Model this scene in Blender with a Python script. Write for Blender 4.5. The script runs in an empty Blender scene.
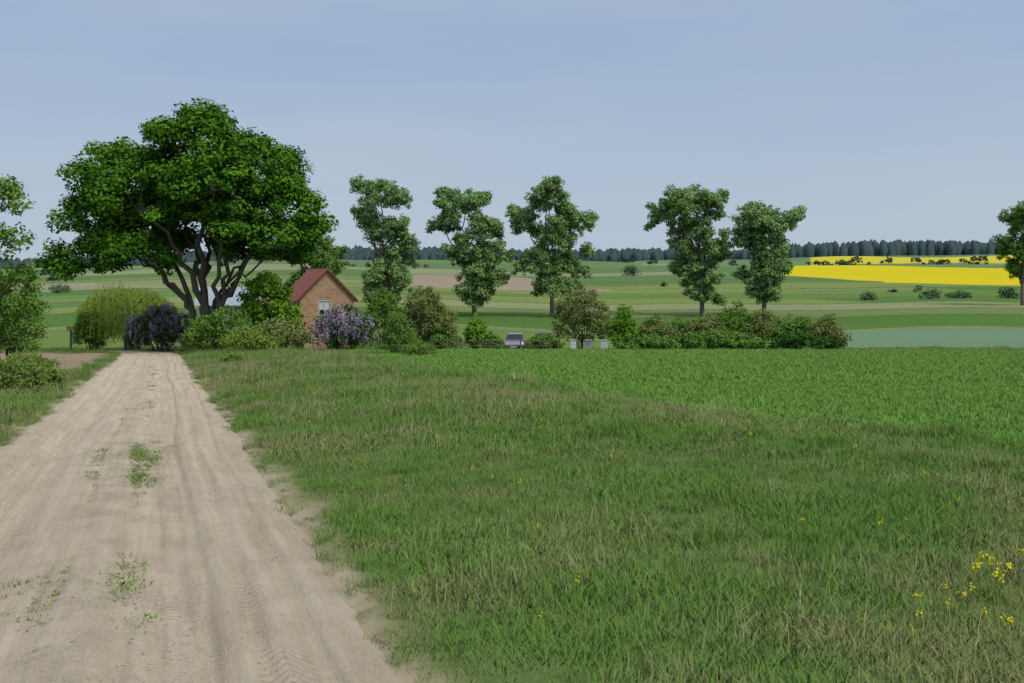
import bpy, bmesh, math, numpy as np
from mathutils import Vector, Matrix
rng = np.random.default_rng(7)
S = bpy.context.scene

# ------------------------------------------------------------------ helpers
def vnoise(x, y, seed=0):
    x = np.asarray(x, float); y = np.asarray(y, float)
    xi = np.floor(x); yi = np.floor(y); fx = x-xi; fy = y-yi
    fx = fx*fx*(3-2*fx); fy = fy*fy*(3-2*fy)
    def h(a, b):
        v = np.sin(a*127.1+b*311.7+seed*74.7)*43758.5453
        return v-np.floor(v)
    return (h(xi, yi)*(1-fx)+h(xi+1, yi)*fx)*(1-fy)+(h(xi, yi+1)*(1-fx)+h(xi+1, yi+1)*fx)*fy
def fbm(x, y, seed=0, o=3):
    s = 0; a = .5; n = 0
    for i in range(o):
        s = s+a*vnoise(x*2**i, y*2**i, seed+i); n += a; a *= .5
    return s/n
def sstep(a, b, v):
    t = np.clip((v-a)/(b-a), 0, 1); return t*t*(3-2*t)

# terrain profile along the view valley: depth (m) -> height (m)
D = np.array([-3000, -60, 0, 75, 92, 110, 130, 150, 180, 250, 350, 500, 700, 1000, 1400, 1800, 9000.])
Z = np.array([2.3, 2.3, 0, -2.88, -3.9, -4.86, -4.56, -3.93, -2.78, -1.67, -.01, 3.6, 9.8, 21.2, 35.9, 47, 60.])
tab_y = np.arange(-400, 5000, 2.0)
tab_z = np.interp(tab_y, D, Z)
k = np.exp(-.5*(np.arange(-10, 11)/3.5)**2); k /= k.sum()
tab_z = np.convolve(np.pad(tab_z, 10, mode='edge'), k, 'valid')
def prof(y): return np.interp(y, tab_y, tab_z)
def road_c(y):
    y = np.asarray(y, float)
    return -.65-.353*y-.02*np.maximum(y-66, 0)**2*.8
def bound_u(y):
    return 12.6+.32*np.maximum(23-y, 0)+1.6*(fbm(y*.25, y*0, 5)-.5)
def ground(x, y):
    x = np.asarray(x, float); y = np.asarray(y, float)
    z = prof(y)
    u = x-road_c(y); near = 1-sstep(70, 84, y)
    ub = bound_u(y)
    s = np.clip((u-2)/(ub-2), 0, 1)
    z = z+near*.38*np.sin(np.pi*s)**2*sstep(6, 20, y)
    z = z+near*(.18*(fbm(x*.5, y*.5, 3)-.5)*sstep(2, 4, np.abs(u))*(u < ub+1))
    z = z+near*(.05*sstep(2.0, 2.8, np.abs(u)))
    z = z-near*.14*(1-sstep(1.75, 2.25, np.abs(u)+.45*(fbm(x*1.3, y*1.3, 9)-.5)))
    far = sstep(500, 1300, y)
    t = x/np.maximum(y, 50)
    z = z-far*.010*np.abs(y)*sstep(-.25, -.42, t) + far*.003*np.abs(y)*sstep(.2, .35, t)
    z = z+sstep(140, 350, y)*4.2*(fbm(x*.007, y*.008, 11)-.5)
    z = z+sstep(350, 900, y)*22*(fbm(x*.0024+3, y*.003, 13)-.5)
    return z
def G(x, y): return float(ground(np.array([x]), np.array([y]))[0])

def quad_mesh(name, V, F, mats=(), midx=None, var=None, col=None):
    me = bpy.data.meshes.new(name)
    V = np.asarray(V, np.float32); F = np.asarray(F, np.int32)
    me.vertices.add(len(V)); me.vertices.foreach_set('co', V.ravel())
    me.loops.add(F.size); me.loops.foreach_set('vertex_index', F.ravel())
    me.polygons.add(len(F)); me.polygons.foreach_set('loop_start', np.arange(0, F.size, 4, dtype=np.int32))
    for m in mats: me.materials.append(m)
    if midx is not None: me.polygons.foreach_set('material_index', np.asarray(midx, np.int32))
    me.update(calc_edges=True)
    if var is not None:
        a = me.attributes.new('var', 'FLOAT', 'POINT'); a.data.foreach_set('value', np.asarray(var, np.float32))
    if col is not None:
        a = me.attributes.new('Col', 'FLOAT_COLOR', 'POINT')
        c = np.ones((len(V), 4), np.float32); c[:, :3] = col; a.data.foreach_set('color', c.ravel())
    return me
def link(name, me, loc=(0, 0, 0), parent=None):
    o = bpy.data.objects.new(name, me); S.collection.objects.link(o); o.location = loc
    if parent: o.parent = parent
    return o
class MB:
    def __init__(s): s.V = []; s.F = []; s.M = []; s.A = []; s.n = 0
    def add(s, V, F, m=0, var=0.5):
        V = np.asarray(V, float); F = np.asarray(F, int)
        s.V.append(V); s.F.append(F+s.n); s.n += len(V)
        s.M.append(np.full(len(F), m)); s.A.append(np.broadcast_to(np.asarray(var, float), (len(V),)))
    def mesh(s, name, mats):
        return quad_mesh(name, np.concatenate(s.V), np.concatenate(s.F), mats, np.concatenate(s.M), np.concatenate(s.A))
def unit(v): return v/np.maximum(np.linalg.norm(v, axis=-1, keepdims=True), 1e-6)
def tube(mb, P, r0, r1, sides=7, m=0, var=.5):
    P = np.asarray(P, float); n = len(P)
    T = unit(np.gradient(P, axis=0))
    ref = np.array([0.31, .9, .2]); A = unit(np.cross(T, ref)); B = np.cross(T, A)
    R = np.linspace(r0, r1, n)[:, None, None]
    an = np.linspace(0, 2*np.pi, sides, endpoint=False)
    V = P[:, None]+R*(np.cos(an)[None, :, None]*A[:, None]+np.sin(an)[None, :, None]*B[:, None])
    i = np.arange(n-1)[:, None]*sides; j = np.arange(sides)[None]; j2 = (j+1) % sides
    F = np.stack([i+j, i+j2, i+sides+j2, i+sides+j], -1).reshape(-1, 4)
    mb.add(V.reshape(-1, 3), F, m, var)
def limb(mb, a, b, r0, r1, n=9, wob=.15, rise=.3, m=0):
    a = np.array(a, float); b = np.array(b, float); L = np.linalg.norm(b-a)
    c = a*.5+b*.5; c[:2] = a[:2]*(.5+rise*.6)+b[:2]*(.5-rise*.6)
    t = np.linspace(0, 1, n)[:, None]
    P = (1-t)**2*a+2*t*(1-t)*c+t*t*b
    P[1:-1] += rng.normal(0, wob*L*.12, (n-2, 3))
    tube(mb, P, r0, r1, 7, m); return P
def leafquads(mb, C, N, size, var, m=1, asp=.7):
    N = unit(N); A = unit(np.cross(N, rng.normal(size=N.shape))); B = np.cross(N, A)
    s = size[:, None]*.5
    V = np.stack([C+A*s, C+B*s*asp+N*s*.15, C-A*s, C-B*s*asp-N*s*.1], 1).reshape(-1, 3)
    F = np.arange(len(C)*4).reshape(-1, 4)
    mb.add(V, F, m, np.repeat(var, 4))
def crown(mb, lobes, sub_r, per, leaf, cov=1.2, flat=.75, twigs=5, m=1, mb_wood=0, low=-.6, tr=.05, lo=.62):
    L = np.array(lobes, float); subs = []
    for i, l in enumerate(L):
        R = l[3:6]; rm = R.mean()
        K = max(4, int(4*rm*rm/sub_r**2*cov))
        d = unit(rng.normal(size=(K, 3))); d = d[d[:, 2] > low]
        p = l[:3]+d*R*rng.uniform(lo, 1.0, (len(d), 1))
        keep = np.ones(len(p), bool)
        for j, q in enumerate(L):
            if j != i: keep &= (((p-q[:3])/(q[3:6]*.6))**2).sum(1) > 1
        p = p[keep]
        for q in p[:twigs]:
            limb(mb, l[:3]-np.array([0, 0, R[2]*.3]), q, tr, tr*.3, 5, .3, .1, mb_wood)
        subs.append(p)
    Sx = np.concatenate(subs); n = len(Sx)
    sr = sub_r*rng.uniform(.5, 1.4, n)
    cnt = np.maximum(3, (per*(sr/sub_r)**2*rng.uniform(.7, 1.2, n)).astype(int))
    idx = np.repeat(np.arange(n), cnt); tot = len(idx)
    d = unit(rng.normal(size=(tot, 3)))
    off = d*(rng.uniform(0, 1, (tot, 1))**.45)*sr[idx][:, None]; off[:, 2] *= flat
    C = Sx[idx]+off
    N = d+np.array([0, 0, .7])+rng.normal(0, .45, (tot, 3))
    cv = rng.normal(.5, .2, n)
    var = np.clip(cv[idx]+rng.normal(0, .12, tot), 0, 1)
    leafquads(mb, C, N, leaf*rng.uniform(.6, 1.3, tot), var, m)

# ------------------------------------------------------------------ materials
def newmat(name):
    m = bpy.data.materials.new(name); m.use_nodes = True
    nt = m.node_tree; nt.nodes.clear(); out = nt.nodes.new('ShaderNodeOutputMaterial')
    return m, nt, out
def N_(nt, t, **kw):
    n = nt.nodes.new(t)
    for a, b in kw.items(): setattr(n, a, b)
    return n
def mixc(nt, fac, a, b, blend='MIX'):
    n = nt.nodes.new('ShaderNodeMix'); n.data_type = 'RGBA'; n.blend_type = blend
    for s, v in ((0, fac), (6, a), (7, b)):
        if hasattr(v, 'is_linked'): nt.links.new(v, n.inputs[s])
        else: n.inputs[s].default_value = v if s == 0 else (*v, 1)
    return n.outputs[2]
def noise(nt, scale, detail=4, vec=None, rough=.55):
    n = nt.nodes.new('ShaderNodeTexNoise'); n.inputs['Scale'].default_value = scale
    n.inputs['Detail'].default_value = detail; n.inputs['Roughness'].default_value = rough
    if vec is not None: nt.links.new(vec, n.inputs['Vector'])
    return n.outputs['Fac']
def maprange(nt, v, a, b, c=0., d=1.):
    n = nt.nodes.new('ShaderNodeMapRange'); nt.links.new(v, n.inputs[0])
    for i, q in enumerate((a, b, c, d)): n.inputs[i+1].default_value = q
    return n.outputs[0]
def pos(nt): return nt.nodes.new('ShaderNodeNewGeometry').outputs['Position']
def attr(nt, name, o='Fac', ty='GEOMETRY'):
    n = nt.nodes.new('ShaderNodeAttribute'); n.attribute_name = name; n.attribute_type = ty; return n.outputs[o]
def ramp(nt, fac, stops):
    n = nt.nodes.new('ShaderNodeValToRGB'); cr = n.color_ramp
    while len(cr.elements) < len(stops): cr.elements.new(.5)
    for e, (p, c) in zip(cr.elements, stops): e.position = p; e.color = (*c, 1)
    nt.links.new(fac, n.inputs[0]); return n.outputs[0]
def leafmat(name, dark, light, up=.45, extra=None, macro=0):
    m, nt, out = newmat(name)
    v = attr(nt, 'var')
    st = [(0.05, dark), (.95, light)]
    if extra: st = [(0.05, dark), (.80, light), (.9, extra)]
    c = ramp(nt, v, st)
    if macro:   # per-clump variation carried on the scatter points
        c = mixc(nt, attr(nt, 'lush', ty='INSTANCER'), c, macro[0])
        c = mixc(nt, attr(nt, 'dry', ty='INSTANCER'), c, macro[1])
    b = N_(nt, 'ShaderNodeBsdfDiffuse'); nt.links.new(c, b.inputs['Color'])
    if up:   # soft foliage normals: blend the blade normal towards the sky side
        g = nt.nodes.new('ShaderNodeNewGeometry')
        a = N_(nt, 'ShaderNodeVectorMath', operation='SCALE'); a.inputs[3].default_value = 1-up; nt.links.new(g.outputs['Normal'], a.inputs[0])
        s = N_(nt, 'ShaderNodeVectorMath', operation='ADD'); s.inputs[1].default_value = (0, 0, up); nt.links.new(a.outputs[0], s.inputs[0])
        q = N_(nt, 'ShaderNodeVectorMath', operation='NORMALIZE'); nt.links.new(s.outputs[0], q.inputs[0]); nt.links.new(q.outputs[0], b.inputs['Normal'])
    nt.links.new(b.outputs[0], out.inputs[0]); return m
def simple(name, c, rough=.7, var=.15, scale=8, metal=0, c2=None, bump=0):
    m, nt, out = newmat(name)
    b = N_(nt, 'ShaderNodeBsdfPrincipled'); b.inputs['Roughness'].default_value = rough; b.inputs['Metallic'].default_value = metal
    tc = N_(nt, 'ShaderNodeTexCoord').outputs['Object']
    n = noise(nt, scale, 3, tc)
    c2 = c2 or tuple(q*(1-var*2) for q in c)
    nt.links.new(mixc(nt, maprange(nt, n, .3, .7), c, c2), b.inputs['Base Color'])
    if bump:
        bp = N_(nt, 'ShaderNodeBump'); bp.inputs['Strength'].default_value = bump; bp.inputs['Distance'].default_value = .03
        nt.links.new(n, bp.inputs['Height']); nt.links.new(bp.outputs[0], b.inputs['Normal'])
    nt.links.new(b.outputs[0], out.inputs[0]); return m
bark = simple('bark', (.13, .11, .085), .9, .25, 6, bump=.6)
bark_pale = simple('bark_pale', (.2, .18, .15), .9, .25, 6, bump=.5)
maple_leaf = leafmat('maple_leaf', (.04, .13, .012), (.15, .33, .03))
poplar_leaf = leafmat('poplar_leaf', (.16, .29, .075), (.34, .50, .17))
bright_leaf = leafmat('bright_leaf', (.12, .27, .025), (.25, .46, .045))
olive_leaf = leafmat('olive_leaf', (.15, .21, .05), (.30, .34, .11))
green_leaf = leafmat('green_leaf', (.09, .20, .032), (.22, .37, .065))
dark_leaf = leafmat('dark_leaf', (.035, .10, .02), (.10, .20, .035))
willow_leaf = leafmat('willow_leaf', (.14, .23, .035), (.29, .39, .07))
lilac_flower = leafmat('lilac_flower', (.34, .25, .38), (.68, .56, .72))

# ------------------------------------------------------------------ ground sheet
af = np.radians(np.arange(-62, 62.01, .2)); ab = np.radians(np.arange(67, 296, 5.))
ang = np.concatenate([af, ab]); na = len(ang)
rad = np.concatenate([[.05], np.geomspace(.8, 80, 270), np.geomspace(81, 1500, 320), np.geomspace(1560, 6000, 25)])
R_, A_ = np.meshgrid(rad, ang, indexing='ij')
X = R_*np.sin(A_); Y = R_*np.cos(A_); Zg = ground(X, Y)
x = X.ravel(); y = Y.ravel()
def hsh(a, b):
    v = np.sin(a*12.9898+b*78.233)*43758.5453; return v-np.floor(v)
def field_colour(x, y):
    t = x/np.maximum(y, 1.); t = np.clip(t, -1.5, 1.5)
    C = np.zeros((len(x), 3)); C[:] = (.10, .15, .045)
    w = y*(1+.34*(fbm(t*2.6, t*0, 21)-.5)+.07*np.sin(t*9))
    def put(mask, c): C[mask] = c
    edges = np.array([98, 146, 172, 196, 228, 262, 300, 345, 400, 470, 545, 620, 720, 830, 960, 1120, 1e5])
    pal = np.array([(.18, .28, .08), (.135, .25, .065), (.25, .32, .10), (.30, .34, .14), (.17, .31, .09), (.25, .35, .15), (.21, .29, .11), (.15, .25, .09), (.32, .35, .18), (.40, .32, .23)])
    band = np.searchsorted(edges, w)
    sx_ = (x*.75+y*.22)/(60+.42*edges[np.clip(band-1, 0, 15)])
    sec = np.floor(sx_+hsh(band*1.7, 3.1)*3)
    pick = (hsh(band*3.3+sec*7.7, band*1.1)*len(pal)).astype(int)
    pick = np.where((pick == 9)&(w < 330), 2, pick)
    m = w > 98; C[m] = pal[pick[m]]
    put((w > 98)&(w < 140), (.19, .28, .08))
    put((w > 140)&(w < 144.5), (.27, .30, .14))
    put((w > 144.5)&(w < 172), (.125, .235, .06))
    for ed_ in edges[2:14]:
        put((np.abs(w-ed_) < ed_*.006), (.13, .19, .07))
    put((t > .325-.0006*(y-100))&(y > 100)&(w < 140), (.20, .32, .20))
    put((t > -.10)&(t < .085+.0001*y)&(w > 390)&(w < 610)&(t < .30-.0005*w), (.43, .34, .25))
    put((t > .0)&(t < .09)&(w > 290)&(w < 330), (.35, .30, .18))
    put((t > .13)&(t < .30)&(w > 900)&(w < 1080), (.44, .36, .27))
    put((t < -.42)&(w > 380)&(w < 450), (.40, .34, .25))
    ed = .275+.10*np.clip((600-y)/140, 0, 1)
    put((t > ed)&(y > 440)&(y < 860)&(t > .275), (.80, .66, .03))
    put((t > .275)&(y > 860)&(y < 950), (.14, .26, .09))
    put((t > .30)&(y > 1060)&(y < 1290), (.76, .66, .07))
    a_ = (sstep(250, 1400, y)*.28)[:, None]; rp = (C[:, :1] > .6); C[:] = np.where(rp, C, C*(1-a_)+np.array([.30, .37, .33])*a_)  # distance haze blended into the far field colours, rapeseed left out
    u = x-road_c(y); ub = bound_u(y)+1.0*(fbm(x*.9, y*.9, 33)-.5)
    nearm = (y < 98)
    put(nearm&(y < 78)&(u > ub), (.14, .28, .055))
    put(nearm&(u <= ub), (.15, .20, .065))
    put(nearm&(y >= 78), (.14, .23, .06))
    pl = nearm&(u < -2.7)&(u > -16)&(y > 41)&(y < 68)
    put(pl, (.42, .32, .23))
    e = np.abs(u)+.9*(fbm(x*1.4, y*1.4, 31)-.5)
    s = ((1-sstep(1.9, 2.6, e))*(y < 80))[:, None]
    C = C*(1-s)+np.array([.52, .42, .29])*s
    return C
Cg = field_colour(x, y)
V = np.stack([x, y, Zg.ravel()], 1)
i = np.arange(len(rad)-1)[:, None]*na; j = np.arange(na)[None]; j2 = (j+1) % na
F = np.stack([i+j, i+na+j, i+na+j2, i+j2], -1).reshape(-1, 4)
gm, nt, out = newmat('ground_fields')
p = pos(nt); c = attr(nt, 'Col', 'Color')
n1 = noise(nt, .9, 4, p, .65); n2 = noise(nt, .03, 5, p, .6); n3 = noise(nt, 14, 2, p)
c1 = mixc(nt, maprange(nt, n1, .3, .7, 0, .4), c, mixc(nt, 1, c, (.55, .62, .5), 'MULTIPLY'))
c2 = mixc(nt, maprange(nt, n2, .35, .7, 0, .4), c1, mixc(nt, 1, c, (1.25, 1.1, 1.0), 'MULTIPLY'))
mpn = N_(nt, 'ShaderNodeMapping'); mpn.inputs['Scale'].default_value = (.006, .09, .01); nt.links.new(p, mpn.inputs[0])
n4 = noise(nt, 1, 4, mpn.outputs[0], .6)
c2 = mixc(nt, maprange(nt, n4, .4, .68, 0, .4), c2, mixc(nt, 1, c, (.72, .8, .75), 'MULTIPLY'))
c3 = mixc(nt, maprange(nt, n3, .4, .7, 0, .35), c2, mixc(nt, 1, c2, (1.35, 1.2, 1.1), 'MULTIPLY'))
b = N_(nt, 'ShaderNodeBsdfDiffuse')
nt.links.new(c3, b.inputs['Color'])
nt.links.new(b.outputs[0], out.inputs[0])
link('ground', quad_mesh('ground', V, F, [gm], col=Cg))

# ------------------------------------------------------------------ dirt road
ys = np.concatenate([np.linspace(-8, 2, 30), np.geomspace(2.02, 82, 1000)]); us = np.linspace(-2.5, 2.5, 170)
YY, UU = np.meshgrid(ys, us, indexing='ij')
XX = road_c(YY)+UU
wv = .16*(fbm(YY*.12, YY*0, 41)-.5)
ZZ = prof(YY)+.0
for cc, ww, dd in ((-.95, .24, .075), (.78, .26, .08), (-.55, .08, .03), (1.25, .09, .04), (1.62, .07, .035), (-1.5, .10, .03), (.35, .07, .022), (.95, .05, .03), (-1.15, .05, .03), (-.2, .05, .014), (.6, .04, .02)):
    wk = wv*1.6+.09*(fbm(YY*.3, YY*0+cc*9, 47)-.5)
    ZZ = ZZ-dd*np.exp(-((UU-cc-wk)/ww)**2)+dd*.45*np.exp(-((UU-cc-wk-ww*1.5)/(ww*.5))**2)
ZZ += .04*np.exp(-((UU-.0)/.35)**2)
ZZ += .016*(fbm((UU-wv)*9, YY*.25, 43)-.5)*2+.02*(fbm(UU*1.6, YY*.5, 44)-.5)+.022*(fbm(UU*12, YY*10, 45)-.5)
ZZ += -.10*sstep(1.85, 2.5, np.abs(UU))+.05*(fbm(XX*1.7, YY*1.7, 46)-.5)*sstep(1.4, 2, np.abs(UU))
nu = len(us); i = np.arange(len(ys)-1)[:, None]*nu; j = np.arange(nu-1)[None]
F = np.stack([i+j, i+j+1, i+nu+j+1, i+nu+j], -1).reshape(-1, 4)
rm_, nt, out = newmat('sandy_road')
p = pos(nt); u_ = attr(nt, 'var')
def M2(op, a, b=None):
    n = N_(nt, 'ShaderNodeMath', operation=op)
    for k_, v_ in enumerate((a, b)):
        if v_ is None: continue
        if hasattr(v_, 'is_linked'): nt.links.new(v_, n.inputs[k_])
        else: n.inputs[k_].default_value = v_
    return n.outputs[0]
sx = N_(nt, 'ShaderNodeSeparateXYZ'); nt.links.new(p, sx.inputs[0])
cbx = N_(nt, 'ShaderNodeCombineXYZ'); nt.links.new(M2('MULTIPLY', u_, 3.5), cbx.inputs[0]); nt.links.new(M2('MULTIPLY', sx.outputs[1], .22), cbx.inputs[1])
st = noise(nt, 1.5, 5, cbx.outputs[0], .65); nn = noise(nt, 2.0, 5, p, .65); nf = noise(nt, 40, 4, p, .75)
c = mixc(nt, maprange(nt, st, .38, .68), (.88, .73, .53), (.70, .56, .39))
c = mixc(nt, maprange(nt, nn, .47, .7, 0, .4), c, (.58, .47, .33))
c = mixc(nt, maprange(nt, nf, .54, .75, 0, .45), c, (.40, .32, .22))
au = M2('ABSOLUTE', u_)
c = mixc(nt, maprange(nt, au, 1.5, 2.3, 0, .35), c, (.50, .41, .26))
c = mixc(nt, M2('MULTIPLY', maprange(nt, au, .0, .4, 1, 0), maprange(nt, nn, .42, .6, .1, .5)), c, (.50, .42, .28))
vo = N_(nt, 'ShaderNodeTexVoronoi'); vo.inputs['Scale'].default_value = 34; nt.links.new(p, vo.inputs['Vector'])
peb = maprange(nt, vo.outputs['Distance'], .14, .22, 1, 0)
pm = M2('MULTIPLY', peb, maprange(nt, nn, .45, .58))
pc = ramp(nt, vo.outputs['Color'], [(0, (.25, .2, .16)), (.5, (.55, .47, .38)), (1, (.8, .74, .64))])
c = mixc(nt, pm, c, pc)
def tread(cu, w, fr):
    d = M2('ABSOLUTE', M2('SUBTRACT', u_, cu))
    ph = M2('ADD', M2('MULTIPLY', sx.outputs[1], fr), M2('MULTIPLY', d, fr*.9))
    sn = maprange(nt, M2('SINE', ph), -.1, .5)
    return M2('MULTIPLY', sn, maprange(nt, d, w, w*1.15, 1, 0))
tr = M2('MULTIPLY', M2('ADD', tread(1.42, .17, 58.), tread(.78, .12, 80.)), maprange(nt, noise(nt, .9, 2, p), .42, .6))
h = M2('ADD', M2('MULTIPLY', tr, .6), M2('ADD', M2('MULTIPLY', nf, 1.5), M2('ADD', M2('MULTIPLY', pm, .5), M2('MULTIPLY', st, 2.0))))
c = mixc(nt, M2('MULTIPLY', tr, .18), c, (.45, .35, .23))
bp = N_(nt, 'ShaderNodeBump'); bp.inputs['Strength'].default_value = .9; bp.inputs['Distance'].default_value = .03
nt.links.new(h, bp.inputs['Height'])
b = N_(nt, 'ShaderNodeBsdfDiffuse')
nt.links.new(c, b.inputs['Color']); nt.links.new(bp.outputs[0], b.inputs['Normal']); nt.links.new(b.outputs[0], out.inputs[0])
link('dirt_road', quad_mesh('dirt_road', np.stack([XX, YY, ZZ], -1).reshape(-1, 3), F, [rm_], var=UU.ravel()))

# ------------------------------------------------------------------ instanced small things
def scatter(name, P, rot, scl, pick, coll, extra=None):
    me = bpy.data.meshes.new(name); n = len(P)
    me.vertices.add(n); me.vertices.foreach_set('co', np.asarray(P, np.float32).ravel())
    a = me.attributes.new('rot', 'FLOAT_VECTOR', 'POINT'); a.data.foreach_set('vector', np.asarray(rot, np.float32).ravel())
    a = me.attributes.new('scl', 'FLOAT_VECTOR', 'POINT'); a.data.foreach_set('vector', np.asarray(scl, np.float32).ravel())
    a = me.attributes.new('pick', 'INT', 'POINT'); a.data.foreach_set('value', np.asarray(pick, np.int32))
    for kx, vx in (extra or {}).items():
        a = me.attributes.new(kx, 'FLOAT', 'POINT'); a.data.foreach_set('value', np.asarray(vx, np.float32))
    o = link(name, me)
    ng = bpy.data.node_groups.new(name, 'GeometryNodeTree')
    ng.interface.new_socket(name='Geometry', in_out='INPUT', socket_type='NodeSocketGeometry')
    ng.interface.new_socket(name='Geometry', in_out='OUTPUT', socket_type='NodeSocketGeometry')
    gi = ng.nodes.new('NodeGroupInput'); go = ng.nodes.new('NodeGroupOutput')
    ip = ng.nodes.new('GeometryNodeInstanceOnPoints'); ci = ng.nodes.new('GeometryNodeCollectionInfo')
    ci.inputs['Collection'].default_value = coll; ci.inputs['Separate Children'].default_value = True; ci.inputs['Reset Children'].default_value = True
    def na_(nm, dt):
        q = ng.nodes.new('GeometryNodeInputNamedAttribute'); q.data_type = dt; q.inputs['Name'].default_value = nm
        return [s for s in q.outputs if s.name == 'Attribute' and s.enabled][0]
    ng.links.new(gi.outputs[0], ip.inputs['Points']); ng.links.new(ci.outputs[0], ip.inputs['Instance'])
    ip.inputs['Pick Instance'].default_value = True
    ng.links.new(na_('pick', 'INT'), ip.inputs['Instance Index'])
    ng.links.new(na_('rot', 'FLOAT_VECTOR'), ip.inputs['Rotation'])
    ng.links.new(na_('scl', 'FLOAT_VECTOR'), ip.inputs['Scale'])
    ng.links.new(ip.outputs[0], go.inputs[0])
    md = o.modifiers.new('scatter', 'NODES'); md.node_group = ng
    return o
def blades(mb, n, rad_, h0, h1, w, lean=.5, v0=0, v1=.8, dry=.08, m=0):
    r = rad_*np.sqrt(rng.uniform(0, 1, n)); a = rng.uniform(0, 2*np.pi, n)
    B = np.stack([r*np.cos(a), r*np.sin(a), np.full(n, -.02)], 1)
    h = rng.uniform(h0, h1, n)*rng.uniform(.6, 1.1, n); la = rng.uniform(0, 2*np.pi, n)
    ln = h*lean*rng.uniform(.1, 1.3, n)
    Ld = np.stack([np.cos(la), np.sin(la), 0*la], 1); Wd = np.stack([-np.sin(la), np.cos(la), 0*la], 1)
    tw = rng.uniform(-1, 1, n)[:, None]; Wd = unit(Wd+Ld*tw)
    vs = []
    for s, ww in ((0, 1.), (.55, .8), (1., .12)):
        P = B+Ld*(ln*s**1.8)[:, None]; P[:, 2] += h*s*(1-.18*s*lean)
        hw = Wd*(w*.5*ww*rng.uniform(.8, 1.2, n))[:, None]
        vs += [P-hw, P+hw]
    V = np.stack(vs, 1).reshape(-1, 3)
    b0 = np.arange(n)[:, None]*6
    F = np.concatenate([b0+np.array([[0, 1, 3, 2]]), b0+np.array([[2, 3, 5, 4]])])
    var = rng.uniform(v0, v1, n); var = np.where(rng.uniform(0, 1, n) < dry, rng.uniform(.88, 1, n), var)
    mb.add(V, F, m, np.repeat(var, 6))
grass_m = leafmat('meadow_grass', (.13, .235, .045), (.29, .41, .10), .6, (.56, .49, .29), macro=((.16, .32, .055), (.44, .35, .20)))
crop_m = leafmat('cereal_crop', (.16, .34, .055), (.27, .48, .10), .6)
weed_m = leafmat('weed_leaf', (.13, .24, .035), (.26, .37, .07), .5)
yellow_m = leafmat('yellow_petal', (.7, .6, .02), (.9, .78, .03), .5)
def coll(name, items):
    c = bpy.data.collections.new(name)
    for nm, me in items: c.objects.link(bpy.data.objects.new(nm, me))
    return c
items = []
for q in range(6):
    mb = MB(); blades(mb, 140, .3, .05, .13, .0065, .9, dry=(.02, .04, .06, .05, .10, .03)[q])
    if q in (2, 4): blades(mb, 2, .3, .2, .34, .004, .45, .85, 1, 1)
    items.append(('meadow_clump_%s' % 'abcdef'[q], mb.mesh('clump', [grass_m])))
mb = MB(); blades(mb, 160, .2, .12, .23, .006, .8, 0, .55, .04); items.append(('meadow_clump_g', mb.mesh('clump', [grass_m])))
mb = MB(); blades(mb, 60, .25, .10, .26, .004, .7, .84, 1, .9); items.append(('meadow_clump_h', mb.mesh('clump', [grass_m])))
meadow_c = coll('meadow_grass_clumps', items)
items = []
for q in range(4):
    mb = MB(); blades(mb, 120, .42, .12, .22, .013, .5, 0, 1, 0); items.append(('crop_clump_%s' % 'abcd'[q], mb.mesh('clump', [crop_m])))
crop_c = coll('crop_clumps', items)
def flower(ns, rr):
    mb = MB()
    for q in range(ns):
        a = rng.uniform(0, 6.28); r = rng.uniform(0.02, rr); hx, hy = r*math.cos(a), r*math.sin(a); hh = rng.uniform(.18, .27)
        tube(mb, [(hx*.3, hy*.3, 0), (hx*.7, hy*.7, hh*.5), (hx, hy, hh)], .003, .002, 4, 0, .3)
        n = 10; C = np.array([hx, hy, hh])+rng.normal(0, .011, (n, 3)); leafquads(mb, C, rng.normal(size=(n, 3))+[0, 0, 1], np.full(n, .02), rng.uniform(0, 1, n), 1, 1)
    blades(mb, 12, .08, .06, .13, .012, .6, 0, .6, 0)
    return mb.mesh('flower', [weed_m, yellow_m])
flower_c = coll('wildflower_clumps', [('wildflower_clump_a', flower(4, .13)), ('wildflower_clump_b', flower(1, .03))])
def region(dens, y0, y1, x0f, x1f, mask):
    ys_ = np.linspace(y0, y1, 60); wd = np.maximum(x1f(ys_)-x0f(ys_), 0); area = wd.mean()*(y1-y0)
    n = int(area*dens)
    yy = rng.uniform(y0, y1, n*2); w_ = np.maximum(x1f(yy)-x0f(yy), 0)
    k_ = rng.uniform(0, wd.max(), n*2) < w_; yy = yy[k_][:n]
    xx = x0f(yy)+rng.uniform(0, 1, len(yy))*(x1f(yy)-x0f(yy))
    mk = mask(xx, yy); return xx[mk], yy[mk]
def edge(x, y): return np.abs(x-road_c(y))+.9*(fbm(x*1.5, y*1.5, 51)-.5)
def bnd(x, y): return bound_u(y)+1.6*(fbm(x*.9, y*.9, 33)-.5)
PX = []; PS = []; PK = []
def put_meadow(xx, yy, s):
    n = len(xx); e = edge(xx, yy)
    sc = s*rng.uniform(.7, 1.25, n)*(.35+.65*sstep(1.9, 2.9, e))*(.7+.7*fbm(xx*.6, yy*.6, 61))
    pk = rng.integers(0, 6, n)
    m_ = fbm(xx*.45, yy*.45, 63)
    pk = np.where((m_ > .58)&(rng.uniform(0, 1, n) < .22), 6, pk)
    pk = np.where((m_ < .40)&(rng.uniform(0, 1, n) < .08), 7, pk)
    PX.append(np.stack([xx, yy, ground(xx, yy)-.01], 1)); PS.append(sc); PK.append(pk)
R_edge = lambda y: road_c(y)+1.7
L_edge = lambda y: road_c(y)-1.7
vis = lambda y: .60*y+2.
mead = lambda x, y: (edge(x, y) > 1.9)&((x-road_c(y)) < bnd(x, y)+.5)
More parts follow.
